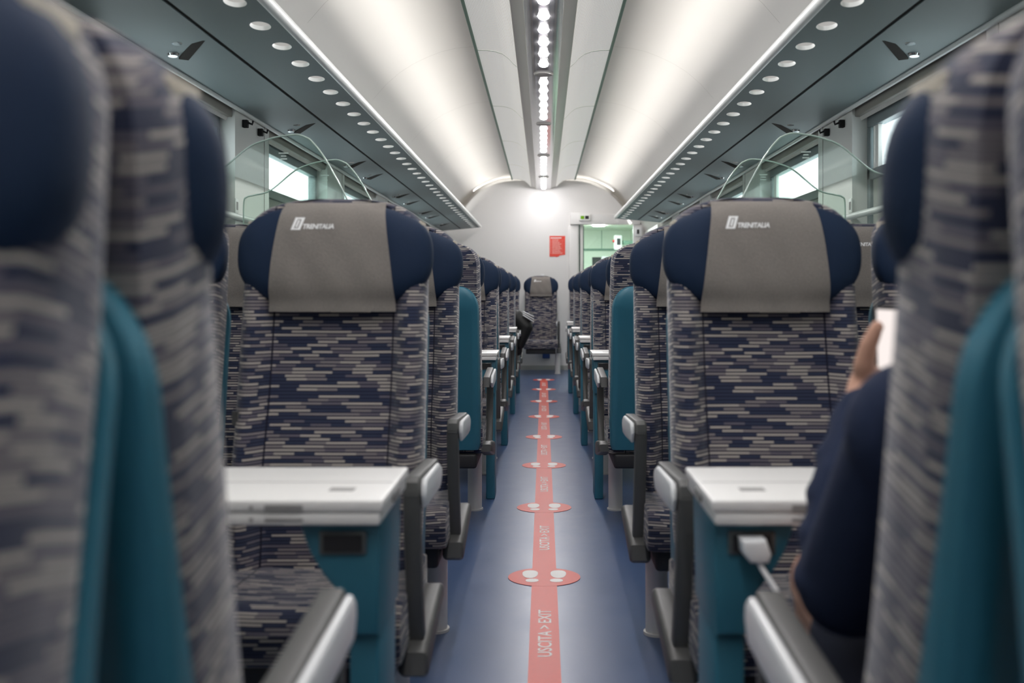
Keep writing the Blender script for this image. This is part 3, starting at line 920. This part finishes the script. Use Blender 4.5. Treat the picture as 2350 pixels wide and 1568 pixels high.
# ------------------------------------------------------------------ glass screens standing on the seat backs
def screen(s, y, xoff, label):
    r = empty('glass_screen', (0, y, 0)); tag(r, label, 'glass screen', 'glass screens behind seats')
    ctrl = [(-1.235, 1.28), (-1.235, 1.41), (-1.222, 1.435), (-1.19, 1.443), (-1.124, 1.463), (-1.025, 1.543), (-0.96, 1.571), (-0.91, 1.583), (-0.87, 1.588), (-0.848, 1.588), (-0.825, 1.580), (-0.803, 1.565), (-0.76, 1.510), (-0.699, 1.400), (-0.64, 1.28)]
    # smooth the outline
    pts = []
    for i in range(len(ctrl)-1):
        p0, p1, p2, p3 = [Vector(ctrl[max(0, min(len(ctrl)-1, i+d))]) for d in (-1, 0, 1, 2)]
        for k in range(6):
            t = k/6
            pts.append(0.5*((2*p1)+(p2-p0)*t+(2*p0-5*p1+4*p2-p3)*t*t+(3*p1-p0-3*p2+p3)*t**3))
    pts.append(Vector(ctrl[-1])); 
    pts = [(-s*(p.x+xoff) if s > 0 else p.x+xoff, p.y) for p in pts]
    low = [(pts[-1][0], 1.262), (pts[0][0], 1.262)]
    mb = MB(); mb.prism(pts+low, 'y', -0.003, 0.003)
    mb.build('glass_pane', 'glass', r, 0)
    eb = MB(); eb.tube([(p[0], 0, p[1]) for p in pts], 0.0032, 6); eb.build('polished_edge', 'edge', r, 60)
    m = MB()
    cx = s*0.90
    for i, (w, o_) in enumerate(((0.034, 0), (0.018, 0.004), (0.024, 0.010))):
        m.box(cx-w/2, cx+w/2, -0.0042, -0.0034, 1.522-0.010*i, 1.526-0.010*i)
    m.build('etched_mark', 'edge', r, 0)
    b = MB(); q = sorted((s*0.66, s*1.22)); b.box(q[0], q[1], -0.014, 0.014, 1.235, 1.268, 0.004); 
    for xx in (0.72, 1.15): b.cyl((s*xx, 0, 0.72), (s*xx, 0, 1.24), 0.010, n=12)
    b.build('mounting_rail', 'aluside', r)
    return r
screen(-1, 3.45, 0.0, 'clear screen with bright slanted edge above the large left logo seat, nearer of two')
screen(-1, 4.10, 0.0, 'clear screen beyond the nearer one on the left, smaller and lower in view')
screen(+1, 3.42, 0.0, 'clear screen with bright slanted edge above the large right logo seat, nearer of two')
screen(+1, 4.08, 0.0, 'clear screen beyond the nearer one on the right, smaller and lower in view')

# ------------------------------------------------------------------ end wall, door and vestibule
DX0, DX1, DZ = 0.475, 1.22, 1.965
arch = [(x*0.955, EYE+(z-EYE)*1.0-0.085) for x, z in full]
ew = MB()
outl = [(-1.36, 0.0), (DX0, 0.0), (DX0, DZ), (DX1, DZ), (DX1, 0.0), (1.36, 0.0), (1.36, DZ)] + [p for p in arch[::-1] if p[1] > DZ+0.01] + [(-1.36, DZ)]
ew.prism(outl, 'y', YE, YE+0.08)
struct(ew.build('wall_end', 'endw', None, 40))
bw = MB(); bw.prism([(-1.40, DZ+0.06)] + [p for p in full if p[1] > DZ+0.06] + [(1.40, DZ+0.06)], 'y', 13.92, 14.0)
struct(bw.build('wall_recess', 'endw', None, 40))
lg = MB(); lg.box(-1.3, 1.3, YE+0.02, 13.92, DZ+0.05, DZ+0.09); struct(lg.build('trim_7', 'endw', None, 0))
wb = MB(); wb.box(-1.45, 1.45, YB-0.08, YB, 0, 2.7); struct(wb.build('wall_back', 'wall', None, 0))
# rounded pillar beside the door and header over it
pl = MB(); pl.box(0.335, 0.478, YE-0.06, YE+0.08, 0, DZ, 0.03, 5); struct(pl.build('trim_8', 'endw'))
hd = MB(); hd.prism([(0.36, DZ-0.005), (1.30, DZ-0.005), (1.30, DZ+0.085), (0.95, DZ+0.135), (0.36, DZ+0.155)], 'y', YE-0.10, YE, 0.008); struct(hd.build('trim_9', 'endw'))
dp = empty('information_display', (0.55, YE-0.10, DZ+0.085))
mb = MB(); mb.box(-0.075, 0.075, -0.03, 0, -0.045, 0.045, 0.006); mb.build('display_case', 'wall', dp)
mb = MB(); mb.box(-0.055, -0.006, -0.032, -0.029, -0.022, 0.022); mb.build('lit_screen', 'gdisp', dp)
mb = MB(); mb.box(0.006, 0.055, -0.032, -0.029, -0.022, 0.022); mb.build('dark_screen', 'black', dp)
tag(dp, 'small white display box with a green and a dark square above the end door', 'display')
# door frame, seals
mb = MB()
mb.box(0.478, 0.492, YE, YE+0.07, 0, DZ); mb.box(0.535, 0.545, YE+0.01, YE+0.06, 0, DZ-0.02)
struct(mb.build('trim_10', 'green', None, 0))
mb = MB(); mb.box(0.493, 0.534, YE+0.005, YE+0.055, 0, DZ-0.005, 0.004); struct(mb.build('door_1', 'wall', None))
mb = MB(); mb.box(0.546, 1.215, YE+0.03, YE+0.036, 0.02, DZ-0.01); o = mb.build('glass_pane', 'wglass', None, 0); o.name = 'window_30'; struct(o)
# vestibule
YV = 15.6
mb = MB(); mb.box(0.30, 1.45, YV, YV+0.06, 0, 2.3); struct(mb.build('wall_vestibule', 'vest', None, 0))
mb = MB(); mb.box(1.36, 1.46, YE+0.08, YV, 0, 2.3); struct(mb.build('wall_vestibule_right', 'vest', None, 0))
mb = MB(); mb.box(0.24, 0.30, YE+0.08, YV, 0, 2.3); struct(mb.build('wall_vestibule_left', 'vest', None, 0))
mb = MB(); mb.box(0.2, 1.5, YE+0.08, YV+0.1, 2.02, 2.05); struct(mb.build('ceiling_vestibule', 'vest', None, 0))
mb = MB(); mb.box(0.30, 1.36, YV-0.012, YV, 1.70, 1.735); mb.box(0.905, 0.915, YV-0.012, YV, 1.735, 2.02); struct(mb.build('trim_11', 'vest2', None, 0))
dr = empty('vestibule_door', (0, YV-0.03, 0))
mb = MB(); mb.box(0.48, 1.30, 0.0, 0.028, 0, 1.69, 0.004); mb.build('door_leaf', 'vest', dr)
mb = MB(); mb.box(0.76, 1.00, -0.004, 0.002, 1.15, 1.60); mb.build('door_window', 'dark', dr)
mb = MB(); mb.box(1.00, 1.045, -0.006, 0.002, 1.12, 1.60); mb.build('window_edge', 'vest2', dr)
tag(dr, 'pale green vestibule door with dark window seen through the end doorway', 'door')
for i, (x, y, z, lab) in enumerate(((1.12, 15.0, 1.80, 'white emergency handle box with red knob high in the vestibule'), (0.955, 15.45, 1.50, 'white box in front of the dark vestibule door window'))):
    b = empty('alarm_box', (x, y, z))
    mb = MB(); mb.box(-0.06, 0.06, -0.05, 0.05, -0.11, 0.11, 0.02, 3); mb.build('case', 'white', b)
    mb = MB(); mb.box(-0.02, 0.035, -0.056, -0.048, -0.04, 0.06, 0.006); mb.build('front_slot', 'dark', b)
    mb = MB(); mb.ball((-0.062, -0.03, 0.02), 0.022, 0.022, 0.022); mb.build('knob', 'redknob', b)
    mb = MB(); mb.box(0.05, (1.36-x), 0.0, 0.04, -0.03, 0.03) if i == 0 else mb.box(-0.03, 0.03, 0.045, 0.112, -0.03, 0.03); mb.build('bracket', 'vest2', b)
    tag(b, lab, 'alarm box')
vl = MB(); vl.cyl((0.80, 14.4, 2.008), (0.80, 14.4, 2.021), 0.085, n=32); o = vl.build('vestibule_lamp', 'vled')
tag(o, 'round glowing ceiling lamp in the vestibule beyond the end doorway', 'light')
# post right of the doorway with small devices
mb = MB(); mb.box(1.205, 1.36, YE-0.08, YE, 0, DZ, 0.02, 3); struct(mb.build('trim_12', 'endw'))
d = empty('door_control', (1.27, YE-0.10, 1.86))
mb = MB(); mb.box(-0.045, 0.045, -0.02, 0.02, -0.06, 0.06, 0.008); mb.build('case', 'white', d)
mb = MB(); mb.box(-0.02, 0.01, -0.026, -0.018, -0.03, 0.03, 0.004); mb.build('button', 'dark', d)
tag(d, 'white control box with dark button at the right door post', 'switch')

# safety notice
nt_ = empty('safety_notice', (0.0, YE-0.004, 0)); tag(nt_, 'red notice with pale text lines and torn lower corner on the end wall', 'notice')
x0, x1, z0, z1 = 0.080, 0.291, 1.53, 1.81
mb = MB(); mb.prism([(x0, z0), (x0+0.08, z0), (x0+0.095, z0-0.006), (x0+0.125, z0+0.004), (x0+0.14, z0+0.018), (x1, z0+0.026), (x1, z1), (x0, z1)], 'y', -0.002, 0.002)
mb.build('sheet', 'redp', nt_, 0)
mb = MB(); rnd = random.Random(3)
xx = x0+0.012
mb.box(xx, xx+0.15, -0.0035, -0.002, z1-0.032, z1-0.022)
mb.build('heading', 'ink', nt_, 0)
mb = MB()
for i in range(10):
    zz = z1-0.052-0.0205*i; w = rnd.uniform(0.07, 0.125)
    xa = x0+0.036
    while xa < x0+0.036+w:
        dw = rnd.uniform(0.008, 0.024); mb.box(xa, xa+dw, -0.0035, -0.002, zz, zz+0.009); xa += dw+0.004
    mb.box(x0+0.010, x0+0.020, -0.0035, -0.002, zz, zz+0.008)
    mb.box(x0+0.036, x1-0.02, -0.003, -0.002, zz-0.007, zz-0.0055)
mb.build('text_lines', 'pinkink', nt_, 0)

# small things round the end seat
b = empty('blue_bin', (0.035, YE-0.05, 0.0))
mb = MB(); mb.box(-0.05, 0.05, -0.05, 0.05, 0.16, 0.27, 0.008); mb.build('bin_body', 'blue', b)
mb = MB(); mb.box(-0.055, 0.055, -0.055, 0.05, 0.262, 0.285, 0.006); mb.build('rim', 'white', b)
tag(b, 'small blue wall box with pale rim under the lone end seat', 'bin')
t = MB(); t.box(-0.02, 0.025, -0.008, 0.008, 0, 0.022, 0.004); o = t.build('paper_tag', 'white'); o.location = (-0.02, 13.03, 1.262)
tag(o, 'small white paper on top of the lone end seat', 'paper')
bs = MB(); bs.box(-1.36, 0.335, YE-0.012, YE, 0, 0.06); struct(bs.build('baseboard_end', 'blind', None, 0))
for s in (-1, 1):
    bs = MB(); q = sorted((s*1.30, s*1.36)); bs.box(q[0], q[1], YB, YE-0.02, 0, 0.12, 0.01); struct(bs.build('baseboard_left' if s < 0 else 'baseboard_right', 'blind'))

# ------------------------------------------------------------------ remeshed soft bodies
def remesh(mb, name, mat, parent, vox=0.006, smooth=4):
    o = mb.build(name, mat, None, 0)
    md = o.modifiers.new('r', 'REMESH'); md.mode = 'VOXEL'; md.voxel_size = vox
    if smooth:
        sm = o.modifiers.new('s', 'SMOOTH'); sm.factor = 0.5; sm.iterations = smooth
    dg = bpy.context.evaluated_depsgraph_get(); dg.update()
    me = bpy.data.meshes.new_from_object(o.evaluated_get(dg))
    o.modifiers.clear(); old = o.data; o.data = me; bpy.data.meshes.remove(old)
    for p in me.polygons: p.use_smooth = True
    if not me.materials: me.materials.append(M[mat])
    o.parent = parent
    return o

P = empty('person', (0, 0, 0))
tag(P, 'seated person in navy sweater seen from behind, holding a phone, right of the aisle', 'person')
pel, che, nec, hed = (0.53, 1.03, 0.545), (0.53, 0.985, 0.84), (0.555, 0.975, 0.985), (0.575, 0.995, 1.105)
shL, shR = (0.375, 0.985, 0.90), (0.69, 0.985, 0.90)
elL, wrL = (0.352, 1.145, 0.705), (0.415, 1.285, 0.895)
elR, wrR = (0.73, 1.10, 0.66), (0.66, 1.30, 0.585)
hipL, knL, anL = (0.455, 1.06, 0.53), (0.400, 1.38, 0.638), (0.45, 1.33, 0.125)
hipR, knR, anR = (0.60, 1.06, 0.53), (0.63, 1.47, 0.555), (0.63, 1.50, 0.10)
b = MB()
b.capsule(pel, che, 0.115, 0.12); b.capsule(che, nec, 0.10, 0.055); b.capsule(nec, hed, 0.052, 0.05)
# head: cranium, jaw, nose, ears; faces +y, looking slightly down
b.ball((hed[0], hed[1]-0.002, hed[2]+0.015), 0.074, 0.092, 0.098); b.ball((hed[0], hed[1]+0.035, hed[2]-0.055), 0.052, 0.050, 0.055)
b.capsule((hed[0], hed[1]+0.085, hed[2]+0.01), (hed[0], hed[1]+0.105, hed[2]-0.022), 0.009, 0.014)
for s in (-1, 1): b.ball((hed[0]+s*0.076, hed[1]-0.005, hed[2]-0.005), 0.012, 0.020, 0.032)
b.capsule((hed[0]-0.018, hed[1]+0.080, hed[2]-0.058), (hed[0]+0.018, hed[1]+0.080, hed[2]-0.058), 0.008, 0.008)
for sh, el, wr in ((shL, elL, wrL), (shR, elR, wrR)):
    b.capsule(che, sh, 0.09, 0.062); b.capsule(sh, el, 0.052, 0.042); b.capsule(el, wr, 0.040, 0.027)
for hp, kn, an in ((hipL, knL, anL), (hipR, knR, anR)):
    b.capsule(pel, hp, 0.10, 0.09); b.capsule(hp, kn, 0.082, 0.058); b.capsule(kn, an, 0.056, 0.036)
    b.capsule(an, (an[0], an[1]+0.02, 0.045), 0.036, 0.036); b.capsule((an[0], an[1]-0.03, 0.042), (an[0]-0.01, an[1]+0.12, 0.034), 0.036, 0.030)
# left hand round the phone: palm behind it, thumb along its near left edge, fingers round the far side
palm0, palm1 = Vector((0.425, 1.300, 0.915)), Vector((0.452, 1.332, 0.955))
b.capsule(wrL, palm0, 0.027, 0.028); b.capsule(palm0, palm1, 0.028, 0.024); b.capsule(palm0, (0.470, 1.325, 0.930), 0.026, 0.022)
def chain(pts, rs):
    for i in range(len(pts)-1): b.capsule(pts[i], pts[i+1], rs[i], rs[i+1], 12)
chain([(0.425, 1.298, 0.918), (0.4125, 1.282, 0.946), (0.416, 1.272, 0.975), (0.424, 1.266, 0.997)], [0.021, 0.014, 0.0115, 0.009])
for i, (zz, ln) in enumerate(((0.985, 1.0), (0.965, 1.08), (0.946, 1.02), (0.928, 0.88))):
    bx_ = Vector((0.466-0.002*i, 1.334-0.002*i, zz-0.012))
    chain([bx_, (0.490+0.006*ln, 1.327, zz), (0.5085+0.003*ln, 1.306, zz+0.004), (0.506, 1.288, zz+0.006), (0.498, 1.279, zz+0.006)], [0.0105, 0.010, 0.009, 0.0082, 0.007])
# right hand resting on the thigh
b.capsule(wrR, (0.645, 1.345, 0.600), 0.027, 0.030)
for i in range(4): chain([(0.625+0.018*i, 1.365, 0.603), (0.622+0.019*i, 1.40, 0.618-0.004*abs(i-1.5)), (0.621+0.0195*i, 1.43, 0.612), (0.621+0.0195*i, 1.445-0.006*abs(i-1), 0.600)], [0.0105, 0.010, 0.009, 0.0075])
chain([(0.63, 1.33, 0.602), (0.605, 1.352, 0.612), (0.598, 1.378, 0.610)], [0.018, 0.012, 0.009])
remesh(b, 'body', 'skin', P, 0.0045, 3)
sw = MB()
sw.capsule((pel[0], pel[1]-0.005, pel[2]+0.02), che, 0.138, 0.140); sw.capsule(che, (nec[0], nec[1], nec[2]-0.02), 0.118, 0.062)
for sh, el, wr in ((shL, elL, wrL), (shR, elR, wrR)):
    sw.capsule(che, sh, 0.105, 0.076); sw.capsule(sh, el, 0.070, 0.060)
    mid = tuple(el[i]+(wr[i]-el[i])*0.5 for i in range(3)); en = tuple(el[i]+(wr[i]-el[i])*0.93 for i in range(3))
    sw.capsule(el, mid, 0.060, 0.056); sw.capsule(mid, en, 0.056, 0.038)
    # folds
    for t, r_ in ((0.02, 0.066), (0.24, 0.066), (0.46, 0.062), (0.68, 0.056), (0.9, 0.044)):
        c = tuple(el[i]+(wr[i]-el[i])*t for i in range(3)); sw.ball(c, r_, r_, r_*0.55)
remesh(sw, 'sweater', 'navyshirt', P, 0.006, 4)
so = MB()
for hp, kn in ((hipL, knL), (hipR, knR)):
    e = tuple(hp[i]+(kn[i]-hp[i])*0.62 for i in range(3))
    so.capsule(pel, hp, 0.118, 0.104); so.capsule(hp, e, 0.100, 0.084)
remesh(so, 'shorts', 'shorts', P, 0.009, 4)
hr_ = MB(); hr_.ball((hed[0], hed[1]-0.018, hed[2]+0.028), 0.081, 0.090, 0.096); hr_.ball((hed[0], hed[1]-0.055, hed[2]-0.03), 0.06, 0.04, 0.05)
remesh(hr_, 'hair', 'hair', P, 0.008, 3)
for an in (anL, anR):
    s_ = MB(); s_.capsule((an[0], an[1]-0.03, 0.045), (an[0]-0.01, an[1]+0.14, 0.038), 0.044, 0.037); s_.box(an[0]-0.045, an[0]+0.037, an[1]-0.07, an[1]+0.175, 0.0, 0.022, 0.01)
    remesh(s_, 'shoe', 'dark', P, 0.008, 2)
for s in (-1, 1):
    e = MB(); e.ball((hed[0]+s*0.030, hed[1]+0.082, hed[2]+0.008), 0.012, 0.010, 0.009); e.build('eye', 'eye', P)

ph = empty('phone', (0.466, 1.300, 0.968), 0.10); ph.rotation_euler = (-0.16, 0.05, 0.12)
mb = MB(); mb.box(-0.0375, 0.0375, -0.004, 0.004, -0.055, 0.055, 0.004, 3); mb.build('phone_body', 'black', ph)
mb = MB(); mb.box(-0.0335, 0.0345, -0.0048, -0.0038, -0.050, 0.049); mb.build('screen', 'screen', ph)
tag(ph, 'phone with bright white screen held up by the seated person', 'phone')

# charger in the right table socket
cb = empty('charging_cable', (0.243+0.060, 1.572-0.1155, 0.672)); tag(cb, 'white charging plug and cable hanging from the socket under the right table', 'cable')
mb = MB(); mb.prism([(-0.020, 0.014), (0.016, 0.014), (0.024, -0.008), (0.020, -0.020), (-0.006, -0.020), (-0.018, -0.006)], 'y', -0.034, 0.001, 0.006, 3); mb.build('plug', 'white', cb)
mb = MB(); mb.tube([(0.006, -0.020, -0.018), (0.011, -0.026, -0.028), (0.020, -0.038, -0.043), (0.029, -0.048, -0.058), (0.036, -0.055, -0.070)], 0.0042, 10); mb.build('cord', 'white', cb)

# black jacket with three white stripes hanging over an armrest near the end
jk = empty('jacket', (-0.215, 9.95, 0)); tag(jk, 'black jacket with three white stripes hanging into the aisle near the left end seats', 'jacket')
mb = MB()
mb.capsule((-0.06, 0.02, 0.80), (0.04, 0.0, 0.70), 0.075, 0.07); mb.capsule((0.04, 0, 0.70), (-0.02, 0.0, 0.52), 0.07, 0.045); mb.capsule((-0.06, 0.03, 0.78), (0.075, -0.01, 0.80), 0.055, 0.045); mb.capsule((-0.05, 0.05, 0.66), (-0.04, 0.03, 0.45), 0.06, 0.04)
j0 = remesh(mb, 'jacket_cloth', 'jacket', jk, 0.008, 4)
for i in range(3):
    mb = MB(); pth = []
    for k in range(8):
        t = k/7
        a = Vector((0.01, -0.062, 0.855-0.018*i)).lerp(Vector((0.115, -0.045, 0.805-0.026*i)), t); a.y -= 0.012*math.sin(PI*t); pth.append(a)
    mb.tube(pth, 0.0065, 8); mb.build('white_stripe', 'white', jk)

# ------------------------------------------------------------------ light
def area(name, loc, rot, sx, sy, power, col, spread=PI):
    l = bpy.data.lights.new(name, 'AREA'); l.shape = 'RECTANGLE'; l.size = sx; l.size_y = sy; l.energy = power; l.color = col; l.spread = spread
    o = bpy.data.objects.new(name, l); COL.objects.link(o); o.location = loc; o.rotation_euler = rot; return o
for s in (-1, 1):
    # cove lamps lying behind the racks, throwing light up on the ceiling
    p = Vector((s*1.17, 6.3, EYE+0.93)); tgt = Vector((s*0.79, 6.3, EYE+1.515)); d = (tgt-p).normalized()
    rot = d.to_track_quat('-Z', 'Y').to_euler()
    o = area('cove_lamp', p, rot, 0.03, 15.0, 25.0, (1.0, 0.975, 0.93), math.radians(32))
    # long axis along y
    m = Matrix.Identity(3); zax = -d; yax = Vector((0, 1, 0)); xax = yax.cross(zax).normalized()
    m.col[0] = xax; m.col[1] = yax; m.col[2] = zax
    o.rotation_euler = m.to_euler()

    area('cove_fill', (s*1.20, 6.3, EYE+0.92), (PI, 0, 0), 0.05, 15.0, 0.8, (1.0, 0.97, 0.92))  # added fill that lifts the ceiling behind the racks
    area('recess_fill', (s*0.62, 13.70, EYE+1.40), (PI, 0, 0), 0.7, 0.05, 1.6, (1.0, 0.97, 0.92))  # added fill, brightens the recess above the end wall

w = bpy.data.worlds.new('sky'); sc.world = w; w.use_nodes = True
bg = w.node_tree.nodes['Background']; bg.inputs[0].default_value = (0.95, 0.99, 1.0, 1); bg.inputs[1].default_value = 4.2

# ------------------------------------------------------------------ camera
cd = bpy.data.cameras.new('camera'); co = bpy.data.objects.new('camera', cd); COL.objects.link(co)
co.location = (0, 0, EYE); co.rotation_euler = (PI/2, 0, 0)
cd.lens = 35.0; cd.sensor_width = 36.0; cd.shift_x = -72.5/2350; cd.shift_y = -111.5/2350
cd.clip_start = 0.02
cd.dof.use_dof = True; cd.dof.focus_distance = 4.6; cd.dof.aperture_fstop = 3.2
sc.camera = co
sc.view_settings.view_transform = 'Standard'; sc.view_settings.look = 'None'; sc.view_settings.gamma = 1.0
sc.view_settings.exposure = 0.25
sc.view_settings.use_curve_mapping = False
sc.cycles.use_denoising = True
sc.cycles.max_bounces = 10; sc.cycles.diffuse_bounces = 6; sc.cycles.transparent_max_bounces = 16
sc.cycles.sample_clamp_indirect = 8
